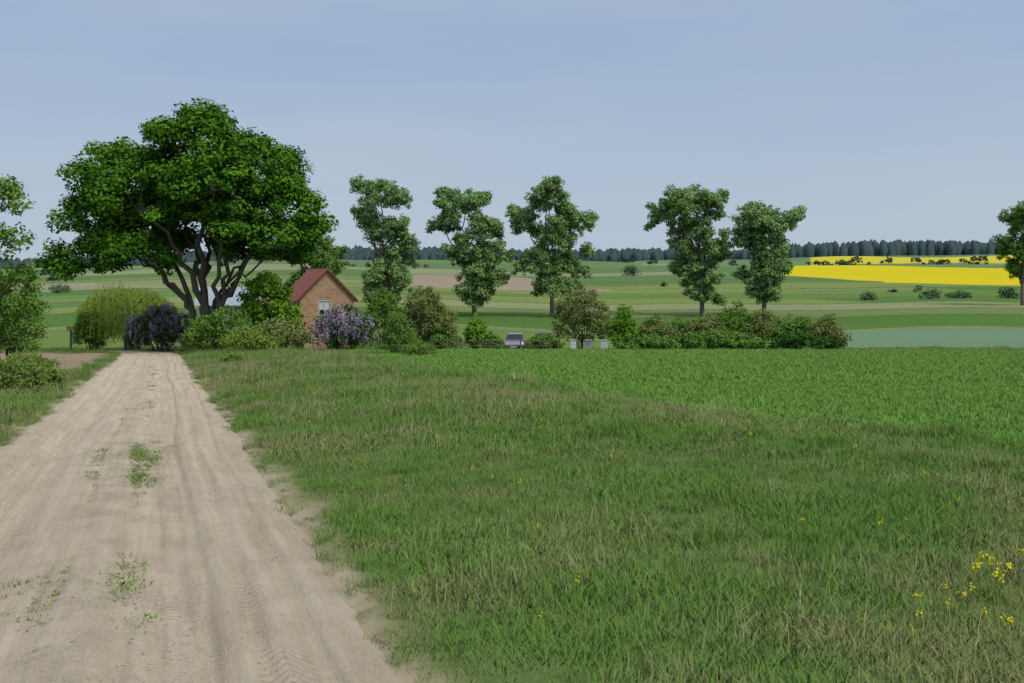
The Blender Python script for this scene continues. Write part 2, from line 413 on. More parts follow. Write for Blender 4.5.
put_meadow(*region(28, 3.2, 15, R_edge, vis, mead), 1.)
put_meadow(*region(15, 15, 32, R_edge, lambda y: np.minimum(vis(y), road_c(y)+16), mead), 1.3)
put_meadow(*region(7, 32, 72, R_edge, lambda y: road_c(y)+15, mead), 1.8)
notplough = lambda x, y: (edge(x, y) > 1.9)&~(((x-road_c(y)) < -2.7)&((x-road_c(y)) > -16)&(y > 41)&(y < 68))
put_meadow(*region(14, 9, 28, lambda y: np.minimum(-.62*y-2, L_edge(y)), L_edge, notplough), 1.4)
put_meadow(*region(5, 28, 75, lambda y: -.62*y-2, L_edge, notplough), 1.8)
put_meadow(*region(1.6, 76, 98, lambda y: -.62*y, lambda y: .6*y, lambda x, y: x > -200), 2.)
P = np.concatenate(PX); n = len(P); s = np.concatenate(PS)
rot = np.stack([rng.normal(0, .08, n), rng.normal(0, .08, n), rng.uniform(0, 6.28, n)], 1)
gx, gy = P[:, 0], P[:, 1]
lush = np.clip(sstep(.38, .64, fbm(gx*.7, gy*.7, 91))*.8+rng.normal(0, .1, n), 0, 1)
dry = np.clip(sstep(.54, .76, fbm(gx*.3, gy*.3, 95, 4))*.45+sstep(.60, .75, fbm(gx*1.1, gy*1.1, 97))*.4+rng.normal(0, .05, n), 0, .75)
rr_ = np.hypot((gx+10.5)/2.2, (gy-31)/5); dry = np.clip(dry+.55*np.exp(-rr_**2), 0, .8)
scatter('meadow_grass', P, rot, np.stack([s, s, s*rng.uniform(.75, 1.3, n)], 1), np.concatenate(PK), meadow_c, dict(lush=lush, dry=dry))
fld = lambda x, y: (x-road_c(y)) > bnd(x, y)-.2
a1 = region(6.5, 14, 34, lambda y: road_c(y)+11, vis, fld); a2 = region(3.4, 34, 77, lambda y: road_c(y)+11., vis, fld)
xx = np.concatenate([a1[0], a2[0]]); yy = np.concatenate([a1[1], a2[1]]); n = len(xx)
s = np.where(yy < 34, 1.15, 1.6)*rng.uniform(.85, 1.15, n)
rot = np.stack([rng.normal(0, .05, n), rng.normal(0, .05, n), rng.uniform(0, 6.28, n)], 1)
de = sstep(-.2, 2.2, xx-road_c(yy)-bnd(xx, yy))
scatter('cereal_field_crop', np.stack([xx, yy, ground(xx, yy)-.01], 1), rot, np.stack([s, s, s*(.3+.32*de)*(.8+.4*fbm(xx*.15, yy*.15, 99))], 1), rng.integers(0, 4, n), crop_c)
mb = MB(); blades(mb, 55, .14, .02, .07, .008, 1.3, 0, .8, .08, 0); it = [('road_weed_a', mb.mesh('w', [grass_m]))]
mb = MB(); blades(mb, 30, .16, .02, .06, .012, 1.6, .2, .8, 0, 0); it.append(('road_weed_b', mb.mesh('w', [weed_m])))
rc_ = coll('road_weed_clumps', it); pts = []
for (cy, cu, ry, ru, n) in ((15.8, .1, 1.3, .5, 120), (13.4, .2, 1.0, .4, 70), (8.5, .05, .5, .45, 26), (7.6, -.05, .6, .5, 34), (25, .1, 2.5, .25, 70), (33, .1, 4, .25, 45), (45, .1, 8, .3, 50), (6.3, -.1, .4, .2, 4), (11, 0, 1, .2, 6)):
    q = rng.normal(0, .5, (n, 2)); yv = cy+q[:, 0]*ry; xv = road_c(yv)+cu+q[:, 1]*ru
    pts.append(np.stack([xv, yv, prof(yv)+.02], 1))
P = np.concatenate(pts); n = len(P); s = rng.uniform(.4, 1.3, n)
scatter('road_weeds', P, np.stack([0*s, 0*s, rng.uniform(0, 6.28, n)], 1), np.stack([s, s, s], 1), rng.integers(0, 2, n), rc_, dict(lush=s*0, dry=s*0+.15))
peb_m = simple('pebble', (.6, .52, .42), .8, .25, 3)
it = []
for q in range(3):
    bm = bmesh.new(); bmesh.ops.create_icosphere(bm, subdivisions=1, radius=.5)
    for v in bm.verts: v.co *= 1+.25*(rng.uniform()-.5); v.co.z *= .6
    me = bpy.data.meshes.new('pebble'); bm.to_mesh(me); bm.free(); me.materials.append(peb_m); it.append(('pebble_%s' % 'abc'[q], me))
n = 7000; yy = 3+25*rng.uniform(0, 1, n)**1.8; uu = rng.uniform(-2.1, 2.1, n)
kk = fbm(uu*1.2, yy*.7, 71) > .42; yy = yy[kk]; uu = uu[kk]; n = len(yy); s = rng.uniform(.008, .026, n)
scatter('road_gravel', np.stack([road_c(yy)+uu, yy, prof(yy)-.01], 1), rng.uniform(0, 6, (n, 3))*[0, 0, 1], np.stack([s, s, s], 1), rng.integers(0, 3, n), coll('pebbles', it))
fl = [(3.5, 7.4), (3.62, 7.5), (3.55, 7.3), (4.2, 8.3), (3.4, 9.2), (3.5, 14.7), (2.9, 6.6), (2.6, 6.3), (3.1, 7.0), (4.4, 9.8), (3.2, 6.9), (2.75, 6.7), (3.0, 6.2), (2.85, 6.9), (3.9, 8.0), (2.4, 6.0), (3.3, 8.5)]
npk = [0, 0, 0, 0, 0, 0, 1, 1, 0, 1, 1, 1, 0, 1, 1, 1, 1]
for q in range(110):
    yy_ = rng.uniform(5.5, 20); xx_ = road_c(yy_)+rng.uniform(3, 16)
    if fbm(xx_*.5, yy_*.5, 83) > .46 and xx_ < .55*yy_+1: fl.append((float(xx_), float(yy_))); npk.append(1)
P = np.array([(a, b_, G(a, b_)) for a, b_ in fl]); n = len(P); s = rng.uniform(.6, .95, n); s[:3] = 1.15
scatter('yellow_wildflowers', P, np.stack([0*s, 0*s, rng.uniform(0, 6, n)], 1), np.stack([s, s, s], 1), npk, flower_c)

# ------------------------------------------------------------------ trees
def tree(name, x, y, lobes, sub_r, per, leaf, lm, stems, bk=bark, scale=1., cov=1.2, flat=.75, tr=.06, low=-.6, twigs=5, lo=.62):
    L = np.array(lobes, float)*scale; mb = MB()
    for st_ in stems:
        bx, by, fk, rr, targets = st_
        top = np.array([bx*2.2, by*2, fk])
        limb(mb, (bx, by, -.4), top, rr*1.25, rr*.8, 8, .08, .2)
        for ti in targets:
            limb(mb, top, L[ti][:3].copy(), rr*.62, rr*.16, 11, .22, .25)
    crown(mb, L, sub_r, per, leaf, cov, flat, twigs, 1, 0, low, tr, lo)
    return link(name, mb.mesh(name, [bk, lm]), (x, y, G(x, y)))
tree('maple_tree', -22.2, 72, [
    (-1.1, 0, 14.6, 4.2, 4.2, 3.3), (4.0, -.5, 12.8, 3.5, 3.5, 2.9), (-6.3, .3, 12.4, 3.9, 3.8, 3.1), (-8.0, 0, 9.6, 3.0, 3.0, 2.4),
    (-2.4, 1.5, 10.6, 4.4, 4, 2.9), (5.6, .3, 10.1, 3.2, 3.3, 2.7), (-8.6, -.4, 6.6, 2.9, 2.7, 1.5), (-4.9, -1.6, 7.2, 3.2, 2.8, 1.8),
    (3.6, 1.5, 8.0, 3.6, 3.2, 1.9), (-1, 4.2, 9.5, 4.5, 3, 2.8), (-3.6, -3.4, 10.8, 3.6, 2.6, 2.9), (1.6, -3.6, 12.2, 3.4, 2.6, 2.5), (6.2, -1.5, 7.8, 2.5, 2.4, 1.5), (-5.5, 3.5, 9, 3.5, 3, 2.5), (2.8, -2.8, 9.2, 2.4, 2.0, 1.6)],
    .88, 165, .28, maple_leaf, [(.0, 0, 3.2, .44, [0, 4, 9, 10]), (-.45, .1, 2.9, .32, [2, 3, 7]), (.5, -.1, 2.8, .32, [1, 5, 8, 11]), (.25, .3, 3.6, .22, [12, 5])],
    cov=1.55, tr=.06, twigs=5, scale=.98)
sc = 1/5.85
def rowtree(name, px, base, lobes, y=170, lm=poplar_leaf, per=60, cov=1.2, **kw):
    L = []
    for (dx, h, rx, rz) in lobes:
        L.append((dx, rng.uniform(-6, 6), h, rx*.88, rx*.85, rz*1.0))
        for q in range(4):
            a = rng.uniform(0, 6.28); L.append((dx+math.cos(a)*rx*.85, math.sin(a)*rx*.8, h+rng.uniform(-.8, .9)*rz, rx*.38, rx*.38, rz*.45))
    x = px*y
    n = len(L); tg = list(range(0, n, 5))+list(range(1, n, 5))
    return tree(name, x, y, L, .75, per, .37, lm, [(0, 0, 4.2, .38, tg)], bark_pale, sc*y/170, cov, .8, .06, -.8, 2, lo=.35, **kw)
rowtree('poplar_tree', (385-512)/995, 0, [(-2, 120, 27, 17), (-18, 100, 14, 10), (-4, 86, 20, 15), (12, 64, 18, 17), (2, 40, 25, 21), (12, 90, 14, 10), (0, 20, 20, 10)])
rowtree('poplar_tree', (474-512)/995, 0, [(-14, 112, 28, 17), (-30, 94, 18, 11), (6, 88, 23, 15), (14, 64, 21, 17), (-12, 60, 17, 14), (6, 36, 26, 18), (2, 18, 16, 9)])
rowtree('poplar_tree', (552-512)/995, 0, [(-6, 116, 26, 18), (-26, 94, 19, 13), (26, 92, 22, 14), (4, 78, 23, 17), (-10, 54, 22, 18), (18, 52, 20, 17), (2, 32, 24, 14)])
rowtree('poplar_tree', (702-512)/995, 0, [(-16, 114, 32, 18), (-38, 100, 16, 12), (8, 106, 15, 16), (-6, 84, 24, 17), (14, 68, 18, 16), (-2, 42, 25, 21), (-14, 62, 17, 14), (2, 22, 18, 9)])
rowtree('poplar_tree', (764-512)/995, 0, [(-6, 100, 28, 15), (20, 94, 20, 13), (-20, 82, 17, 12), (-2, 70, 22, 17), (0, 40, 24, 21), (8, 56, 18, 14), (2, 20, 18, 9)])
rowtree('poplar_tree', (1022-512)/995, 0, [(0, 82, 22, 22), (-10, 56, 18, 14), (12, 60, 20, 18), (0, 36, 16, 10)], 210, green_leaf)
rowtree('poplar_tree', (312-512)/995, 0, [(0, 92, 20, 17), (-10, 70, 18, 12), (12, 66, 20, 16), (0, 44, 22, 14)], 150, green_leaf, 70, 1.2)
tree('roadside_tree', -25.5, 48, [(.9, 0, 7.8, 1.5, 1.7, 1.5), (-1.8, .5, 8.2, 2.2, 2, 1.8), (.9, -.6, 5.6, 1.7, 1.6, 1.2), (1.6, 0, 4.2, 1.4, 1.3, 1.0), (-1.5, .3, 5.2, 2, 2, 1.6), (1.6, .2, 2.8, 1.5, 1.4, 1.1), (-1, .8, 2.8, 1.8, 1.6, 1.2)],
     .5, 55, .18, green_leaf, [(0, 0, 2.2, .15, [0, 1, 2, 3, 4, 5])], scale=1.0, cov=1.0, tr=.025, lo=.3)

def bush(name, px, wpx, top, y, lm, per=55, sub=.42, leaf=.17, cov=1.1, extra=None, flat=.8, nl=6, cone=0):
    x = (px-512)/995*y; W = wpx/995*y; z0 = G(x, y); H = 2.1-(top-285)/995*y-z0
    H = max(H, .25)
    mb = MB(); L = []
    rw = W*.28
    for q in range(nl):
        f = (q+.5)/nl; dx = (f-.5)*W*.66*(1 if q % 2 else .9)
        hh = H*rng.uniform(.5, .74)*(1-.35*abs(f-.5)*2) if not cone else H*(.18+.62*(1-abs(f-.5)*2))
        rr = rw*rng.uniform(.75, 1.1)*(1 if not cone else .6)
        L.append((dx, rng.uniform(-.25, .25)*W, hh, rr, rr, H*.27))
    L.append((0, 0, H*.7, rw*.9*(1-.4*cone), rw, H*.28)); L.append((-W*.25, -.1, H*.32, rw, rw, H*.3)); L.append((W*.24, -.1, H*.3, rw, rw, H*.3)); L.append((0, -.3, H*.3, rw*1.1, rw, H*.3))
    for l in L:
        limb(mb, (l[0]*.3, l[1]*.3, -.1), l[:3], .05, .02, 6, .2, .2)
    mats = [bark, lm]
    crown(mb, L, sub, per, leaf, cov, flat, 3, 1, 0, -.75, .02, .5)
    if extra is not None:
        mats.append(extra)
        A = np.array(L); n = 620; idx = rng.integers(0, len(A), n); d = unit(rng.normal(size=(n, 3))+[0, -.4, .3])
        C = A[idx, :3]+d*A[idx, 3:6]*rng.uniform(.95, 1.2, (n, 1))
        k_ = 14; C2 = np.repeat(C, k_, 0)+rng.normal(0, 1, (n*k_, 3))*[.06, .06, .11]
        leafquads(mb, C2, rng.normal(size=C2.shape)+[0, -.2, .6], np.full(len(C2), .09), np.clip(np.repeat(rng.uniform(.1, 1, n), k_)+rng.normal(0, .1, len(C2)), 0, 1), 2, 1)
    return link(name, mb.mesh(name, mats), (x, y, z0))
bush('lilac_bush', 162, 66, 304, 78, dark_leaf, extra=lilac_flower)
bush('lilac_bush', 344, 64, 304, 78, dark_leaf, extra=lilac_flower)
bush('broadleaf_shrub', 266, 66, 270, 72, bright_leaf, leaf=.24, sub=.5)
bush('garden_shrub', 225, 70, 306, 66, green_leaf)
bush('garden_shrub', 276, 66, 318, 63, olive_leaf)
bush('garden_shrub', 250, 60, 324, 60, willow_leaf, leaf=.12)
bush('garden_shrub', 205, 40, 320, 69, green_leaf)
bush('young_spruce', 397, 46, 312, 66, green_leaf, leaf=.12, cone=1)
bush('hawthorn_bush', 425, 60, 284, 84, olive_leaf, nl=7)
bush('hawthorn_bush', 384, 46, 288, 86, green_leaf)
bush('fruit_tree', 475, 20, 313, 84, bright_leaf, sub=.3)
bush('garden_shrub', 491, 22, 332, 84, green_leaf, sub=.3)
bush('elder_bush', 582, 60, 281, 86, olive_leaf, cov=.75, nl=8)
bush('fruit_tree', 623, 30, 302, 84, bright_leaf)
for px, w, tp, m in ((655, 44, 312, olive_leaf), (682, 40, 318, green_leaf), (708, 44, 313, olive_leaf), (735, 52, 300, green_leaf), (765, 50, 306, olive_leaf), (795, 46, 312, green_leaf), (826, 42, 312, olive_leaf)):
    bush('hedge_shrub', px, w, tp, 84+rng.uniform(-1, 3), m)
for px, w, tp, m in ((545, 34, 334, green_leaf), (648, 60, 334, green_leaf), (720, 80, 330, green_leaf), (800, 70, 332, dark_leaf), (440, 40, 330, green_leaf)):
    bush('low_shrub', px, w, tp, 83, m, sub=.3, nl=8)
bush('hazel_bush', 14, 52, 262, 52, green_leaf, leaf=.15)
bush('hazel_bush', -25, 60, 280, 50, green_leaf, leaf=.15)
bush('garden_shrub', 92, 36, 306, 84, dark_leaf)
for px, w, tp, yy_ in ((12, 30, 354, 31), (34, 26, 360, 30), (55, 20, 364, 32), (-10, 40, 350, 33), (25, 60, 352, 40), (232, 26, 352, 48), (420, 34, 340, 62)):
    bush('weed_patch', px, w, tp, yy_, weed_m, per=18, sub=.14, leaf=.07, nl=8)
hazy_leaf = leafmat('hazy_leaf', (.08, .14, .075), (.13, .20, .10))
for px, w, hgt, yy_ in ((930, 22, 2.2, 245), (960, 26, 1.6, 250), (1007, 16, 2.6, 250), (630, 13, 6.5, 600), (868, 16, 1.8, 241), (60, 20, 3.5, 330), (755, 14, 2.5, 300)):
    x_ = (px-512)/995*yy_; tp = 285-(G(x_, yy_)+hgt-2.1)/yy_*995
    bush('field_bush', px, w, tp, yy_, hazy_leaf, per=30, sub=yy_*.005, leaf=yy_*.002, nl=5)
# hedgerows and lone trees across the far slope (one mass)
mb = MB(); hl = []
for (t0, t1, yb, dn, hh) in ((-.05, .06, 640, .35, 3.5), (.11, .27, 880, .3, 6), (.29, .50, 955, .45, 6), (.3, .5, 1030, .3, 8), (-.17, -.06, 850, .3, 5), (.1, .2, 420, .2, 2), (-.5, -.40, 520, .4, 5), (-.5, -.42, 700, .3, 5), (.38, .5, 300, .25, 1.6), (-.16, -.08, 330, .3, 2.2), (.0, .12, 1120, .4, 6)):
    L_ = (t1-t0)*yb; nq = int(L_*dn/4)
    for q in range(nq):
        xq = (t0+(t1-t0)*rng.uniform())*yb; yq = yb+.08*xq+rng.uniform(-4, 4); h_ = hh*rng.uniform(.4, 1.2)
        hl.append((xq, yq, G(xq, yq)+h_*.42, h_*rng.uniform(.45, .9), h_*.5, h_*.5))
crown(mb, hl, 1.1, 16, 1.3, .8, .8, 0, 0, 0, -.5, .02, .5)
link('distant_hedgerow', mb.mesh('distant_hedgerow', [hazy_leaf]))

# weeping willow
mb = MB(); n = 900; Rw = 4.1; Hw = 5.6
a = rng.uniform(0, 6.28, n); r = Rw*np.sqrt(rng.uniform(.0, 1, n))
limb(mb, (0, 0, -.3), (.2, 0, 3.2), .35, .2)
for q in range(9):
    aa = q*.7; limb(mb, (.2, 0, 2.8), (Rw*.6*math.cos(aa), Rw*.6*math.sin(aa), 4.6), .12, .04)
tz = Hw*np.sqrt(np.maximum(1-(r/Rw)**2*.55, .05))*(.8+.3*fbm(np.cos(a)*2+3, np.sin(a)*2+3+r*.4, 77))
for q in range(26):
    f = q/26; ln = tz*.85*rng.uniform(.6, 1., n)
    C = np.stack([(r+f*.3)*np.cos(a), (r+f*.3)*np.sin(a), np.maximum(tz-f*ln, .1)], 1)+rng.normal(0, .05, (n, 3))
    A_l = unit(np.array([0, 0, 1.])+rng.normal(0, .25, (n, 3))); B_l = unit(np.cross(A_l, rng.normal(size=(n, 3))))
    s1 = .13; s2 = .035
    Vv = np.stack([C+A_l*s1, C+B_l*s2, C-A_l*s1, C-B_l*s2], 1).reshape(-1, 3)
    mb.add(Vv, np.arange(4*n).reshape(-1, 4), 1, np.repeat(np.clip(.25+.7*(hsh(np.floor(a*7), np.floor(r*2))-.2)+rng.normal(0, .1, n), 0, 1), 4))
xw = (128-512)/995*86; link('weeping_willow', mb.mesh('weeping_willow', [bark, willow_leaf]), (xw, 86, G(xw, 86)))

# distant forest (one mass): pointed and round crowns of uneven height
mb = MB()
th = np.linspace(0, 2*np.pi, 6, endpoint=False)
ringA = [(.8, .0), (1., .4), (.85, .72), (.5, .92), (.05, 1.)]; ringB = [(.9, .0), (.95, .35), (.7, .65), (.4, .88), (.05, 1.)]
for row in range(7):
    yb = 1390+row*26
    for xq in np.arange(-1750, 1750, 7.0):
        xq += rng.uniform(-7, 7)
        env = fbm(np.array(xq*.006), np.array(row*.4), 81); t = xq/1450
        if row < 2 and env < .45: continue
        h = 11+15*env+rng.uniform(-2.5, 2.5); w = rng.uniform(4.5, 9.5)
        if .17 < t < .26: h *= .7
        if t < -.4: h *= .8
        yb2 = yb+rng.uniform(-13, 13); zb = G(xq, yb2)-1; ring = ringA if rng.uniform() < .7 else ringB
        Vv = np.array([(xq+w*rr*math.cos(q)*rng.uniform(.6, 1.3), yb2+w*rr*math.sin(q), zb+h*zz*rng.uniform(.9, 1.08)) for rr, zz in ring for q in th])
        i = np.arange(4)[:, None]*6; j = np.arange(6)[None]; j2 = (j+1) % 6
        mb.add(Vv, np.stack([i+j, i+j2, i+6+j2, i+6+j], -1).reshape(-1, 4), 0, np.clip(rng.uniform(0, .6)+.5*(env-.3), 0, 1))
fm = leafmat('forest_mass', (.065, .10, .11), (.10, .14, .13), .3)  # bluish aerial haze is painted into both crown colours
link('distant_forest', mb.mesh('distant_forest', [fm]))

# ------------------------------------------------------------------ house
def empty(name, loc, rz=0):
    e = bpy.data.objects.new(name, None); S.collection.objects.link(e); e.location = loc; e.rotation_euler = (0, 0, rz); return e
def polymesh(name, verts, faces, mat, parent=None, bevel=0, loc=(0, 0, 0)):
    me = bpy.data.meshes.new(name); me.from_pydata(verts, [], faces); me.materials.append(mat); me.update()
    o = link(name, me, loc, parent)
    if bevel:
        md = o.modifiers.new('b', 'BEVEL'); md.width = bevel; md.segments = 2; md.limit_method = 'ANGLE'
    return o
def box(name, c, s, mat, parent=None, bevel=.0):
    cx, cy, cz = c; a, b_, d = (q/2 for q in s)
    vs = [(cx+i_*a, cy+j_*b_, cz+k_*d) for i_ in (-1, 1) for j_ in (-1, 1) for k_ in (-1, 1)]
    return polymesh(name, vs, [(0, 1, 3, 2), (4, 6, 7, 5), (0, 4, 5, 1), (2, 3, 7, 6), (0, 2, 6, 4), (1, 5, 7, 3)], mat, parent, bevel)
brick, nt, out = newmat('orange_brick')
tc = N_(nt, 'ShaderNodeTexCoord').outputs['Object']; sp = N_(nt, 'ShaderNodeSeparateXYZ'); nt.links.new(tc, sp.inputs[0])
ad = N_(nt, 'ShaderNodeMath', operation='ADD'); nt.links.new(sp.outputs[0], ad.inputs[0]); nt.links.new(sp.outputs[1], ad.inputs[1])
cb = N_(nt, 'ShaderNodeCombineXYZ'); nt.links.new(ad.outputs[0], cb.inputs[0]); nt.links.new(sp.outputs[2], cb.inputs[1])
bt = N_(nt, 'ShaderNodeTexBrick'); nt.links.new(cb.outputs[0], bt.inputs['Vector'])
bt.inputs['Color1'].default_value = (.60, .31, .15, 1); bt.inputs['Color2'].default_value = (.40, .18, .09, 1); bt.inputs['Mortar'].default_value = (.6, .48, .36, 1)
bt.inputs['Scale'].default_value = 1; bt.inputs['Brick Width'].default_value = .3; bt.inputs['Row Height'].default_value = .15; bt.inputs['Mortar Size'].default_value = .014
cc = mixc(nt, maprange(nt, noise(nt, 1.5, 5, tc), .4, .65, 0, .55), bt.outputs[0], (.66, .45, .27))
b = N_(nt, 'ShaderNodeBsdfPrincipled'); b.inputs['Roughness'].default_value = .9; nt.links.new(cc, b.inputs['Base Color']); nt.links.new(b.outputs[0], out.inputs[0])
roofm, nt, out = newmat('red_tile')
tc = N_(nt, 'ShaderNodeTexCoord').outputs['Object']
wv_ = N_(nt, 'ShaderNodeTexWave', wave_type='BANDS', bands_direction='Y'); wv_.inputs['Scale'].default_value = 1.6; nt.links.new(tc, wv_.inputs[0])
wz = N_(nt, 'ShaderNodeTexWave', wave_type='BANDS', bands_direction='Z', wave_profile='SAW'); wz.inputs['Scale'].default_value = 1.4; nt.links.new(tc, wz.inputs[0])
cc = mixc(nt, maprange(nt, noise(nt, 2.5, 5, tc), .35, .65), (.50, .13, .085), (.33, .08, .055))
cc = mixc(nt, maprange(nt, wz.outputs['Fac'], .75, 1, 0, .5), cc, (.14, .035, .025))
b = N_(nt, 'ShaderNodeBsdfPrincipled'); b.inputs['Roughness'].default_value = .7; nt.links.new(cc, b.inputs['Base Color'])
bp = N_(nt, 'ShaderNodeBump'); bp.inputs['Distance'].default_value = .05; nt.links.new(wv_.outputs['Fac'], bp.inputs['Height']); nt.links.new(bp.outputs[0], b.inputs['Normal'])
nt.links.new(b.outputs[0], out.inputs[0])
white = simple('white_paint', (.78, .77, .74), .5, .05, 5); glass = simple('window_glass', (.03, .035, .045), .1, .1, 1); wood = simple('weathered_wood', (.2, .16, .12), .9, .2, 7)
redwood = simple('dark_red_trim', (.3, .07, .05), .7, .1, 5); metal = simple('zinc_sheet', (.5, .55, .6), .5, .1, 2); greypaint = simple('grey_paint', (.4, .42, .42), .6, .1, 3)
rubber = simple('tyre_rubber', (.02, .02, .02), .8, .1, 3)
hx, hy = -16., 86.; hz = G(hx, hy)
H = empty('brick_house', (hx, hy, hz+.15), math.radians(24))
w2 = 2.35; ev = 4.35; pk_ = 6.75; Ln = 7.
def wall_with_hole(name, y_, hole, mat):
    x0, x1, z0, z1 = hole
    vs = [(-w2, y_, -.5), (w2, y_, -.5), (w2, y_, ev), (0, y_, pk_), (-w2, y_, ev), (x0, y_, z0), (x1, y_, z0), (x1, y_, z1), (x0, y_, z1)]
    fs = [(0, 1, 6, 5), (1, 2, 7, 6), (2, 3, 8, 7), (3, 4, 8), (4, 0, 5, 8)]
    o = polymesh(name, vs, fs, mat, H); md = o.modifiers.new('s', 'SOLIDIFY'); md.thickness = .25; md.offset = 0; return o
wall_with_hole('front_gable_wall', 0, (-.75, .35, 2.85, 4.2), brick)
wall_with_hole('back_gable_wall', Ln, (-.5, .5, 2.9, 4.1), brick)
box('left_wall', (-w2+.12, Ln/2, ev/2-.25), (.24, Ln-.27, ev+.5), brick, H); box('right_wall', (w2-.12, Ln/2, ev/2-.25), (.24, Ln-.27, ev+.5), brick, H)
box('window_pane', (-.2, 0.02, 3.525), (1.08, .03, 1.33), glass, H)
for nm, c_, s_ in (('frame_left', (-.71, -.06, 3.525), (.09, .1, 1.35)), ('frame_right', (.31, -.06, 3.525), (.09, .1, 1.35)), ('frame_top', (-.2, -.06, 4.155), (.92, .1, .09)), ('frame_bottom', (-.2, -.06, 2.895), (.92, .1, .09)), ('mullion', (-.2, -.05, 3.525), (.07, .07, 1.16)), ('sill', (-.2, -.2, 2.82), (1.3, .2, .06))):
    box(nm, c_, s_, white, H)
box('curtain', (-.2, -.005, 3.75), (.86, .012, .8), white, H)
box('entrance_door', (1.1, -.14, .95), (.9, .05, 2.0), wood, H)
sl = math.atan2(pk_-ev, w2)
for sgn, nm in ((-1, 'roof_left'), (1, 'roof_right')):
    e_ = .35; zl = ev-e_*math.tan(sl)+.16; xo = sgn*(w2+e_); y0_, y1_ = -.35, Ln+.35; zt = pk_+.16
    vs = [(0, y0_, zt), (xo, y0_, zl), (xo, y1_, zl), (0, y1_, zt), (0, y0_, zt-.12), (xo, y0_, zl-.12), (xo, y1_, zl-.12), (0, y1_, zt-.12)]
    polymesh(nm, vs, [(0, 1, 2, 3), (4, 7, 6, 5), (0, 4, 5, 1), (1, 5, 6, 2), (2, 6, 7, 3), (3, 7, 4, 0)], roofm, H)
    vs = [(0, y0_-.04, zt+.02), (xo, y0_-.04, zl+.02), (xo, y0_-.01, zl+.02), (0, y0_-.01, zt+.02), (0, y0_-.04, zt-.2), (xo, y0_-.04, zl-.2), (xo, y0_-.01, zl-.2), (0, y0_-.01, zt-.2)]
    polymesh('barge_board_'+nm, vs, [(0, 1, 2, 3), (4, 7, 6, 5), (0, 4, 5, 1), (1, 5, 6, 2), (2, 6, 7, 3), (3, 7, 4, 0)], redwood, H)
sx_ = -27.6; sy_ = 96; e = empty('garden_shed', (sx_, sy_, G(sx_, sy_)), math.radians(10))
box('walls', (0, 0, 2.0), (4.5, 4, 4.6), simple('plaster', (.5, .5, .48), .9), e)
polymesh('metal_roof', [(-2.6, -2.4, 4.2), (2.6, -2.4, 4.2), (2.6, 0, 5.9), (-2.6, 0, 5.9), (-2.6, 2.4, 4.2), (2.6, 2.4, 4.2), (-2.6, -2.4, 4.32), (2.6, -2.4, 4.32), (2.6, 0, 6.02), (-2.6, 0, 6.02), (-2.6, 2.4, 4.32), (2.6, 2.4, 4.32)],
         [(6, 7, 8, 9), (9, 8, 11, 10), (0, 3, 2, 1), (3, 4, 5, 2), (0, 1, 7, 6), (4, 10, 11, 5), (0, 6, 9, 3), (3, 9, 10, 4), (1, 2, 8, 7), (2, 5, 11, 8)], metal, e)
box('door', (0, -2.03, 1.0), (1., .05, 2), wood, e)

# ------------------------------------------------------------------ cars, beehives, fence, signs
def car(x, y, rz, paint):
    e = empty('parked_car', (x, y, G(x, y)), rz)
    def loft(name, prf, hw, mat, bev):
        n = len(prf); vs = [(p[0], s_*hw(p[1]), p[1]) for s_ in (-1, 1) for p in prf]
        fs = [tuple(range(n))[::-1], tuple(range(n, 2*n))]+[(i_, (i_+1) % n, n+(i_+1) % n, n+i_) for i_ in range(n)]
        return polymesh(name, vs, fs, mat, e, bev)
    loft('body', [(-2.1, .3), (-2.15, .6), (-2.0, .88), (-1.1, .98), (1.6, 1.0), (2.1, .93), (2.15, .5), (2.1, .3)], lambda z: .84, paint, .07)
    loft('cabin_glass', [(-1.1, .99), (-.45, 1.40), (.9, 1.43), (1.6, 1.01)], lambda z: .78-.2*max(0, z-.98)/.45, glass, .04)
    loft('roof', [(-.5, 1.405), (-.42, 1.45), (.85, 1.48), (.95, 1.435)], lambda z: .6, paint, .02)
    for k_, (wx, wy) in enumerate(((-1.35, -.8), (-1.35, .8), (1.35, -.8), (1.35, .8))):
        me = bpy.data.meshes.new('wheel'); bm = bmesh.new()
        bmesh.ops.create_cone(bm, cap_ends=True, segments=24, radius1=.31, radius2=.31, depth=.2, matrix=Matrix.Translation((wx, wy, .31)) @ Matrix.Rotation(math.pi/2, 4, 'X'))
        bm.to_mesh(me); bm.free(); me.materials.append(rubber); link('wheel_%d' % (k_+1), me, parent=e)
    for s_ in (-1, 1):
        box('headlight', (-2.13, s_*.6, .66), (.08, .3, .15), white, e, .02); box('tail_light', (2.13, s_*.66, .72), (.07, .2, .2), redwood, e, .02)
    box('bumper', (-2.17, 0, .42), (.1, 1.5, .16), rubber, e, .02); box('number_plate', (-2.235, 0, .44), (.02, .5, .11), white, e)
car((515-512)/995*86, 86, math.radians(86), simple('silver_paint', (.42, .44, .47), .3, .03, 1, .4))
car((543-512)/995*89, 89, math.radians(70), simple('dark_blue_paint', (.05, .07, .11), .3, .03, 1, .3))
for k_, (px, m) in enumerate(((573, white), (588, greypaint), (604, white))):
    x_ = (px-512)/995*82; e = empty('beehive', (x_, 82, G(x_, 82)-.1), rng.uniform(-.3, .3))
    box('box_lower', (0, 0, .42), (.5, .5, .4), m, e, .01); box('box_upper', (0, 0, .79), (.47, .47, .3), m, e, .01); box('lid', (0, 0, .98), (.56, .56, .07), metal, e, .01)
    for q in ((-.2, -.2), (.2, -.2), (-.2, .2), (.2, .2)): box('leg', (q[0], q[1], .1), (.05, .05, .22), wood, e)
    box('entrance', (0, -.26, .26), (.3, .03, .04), rubber, e)
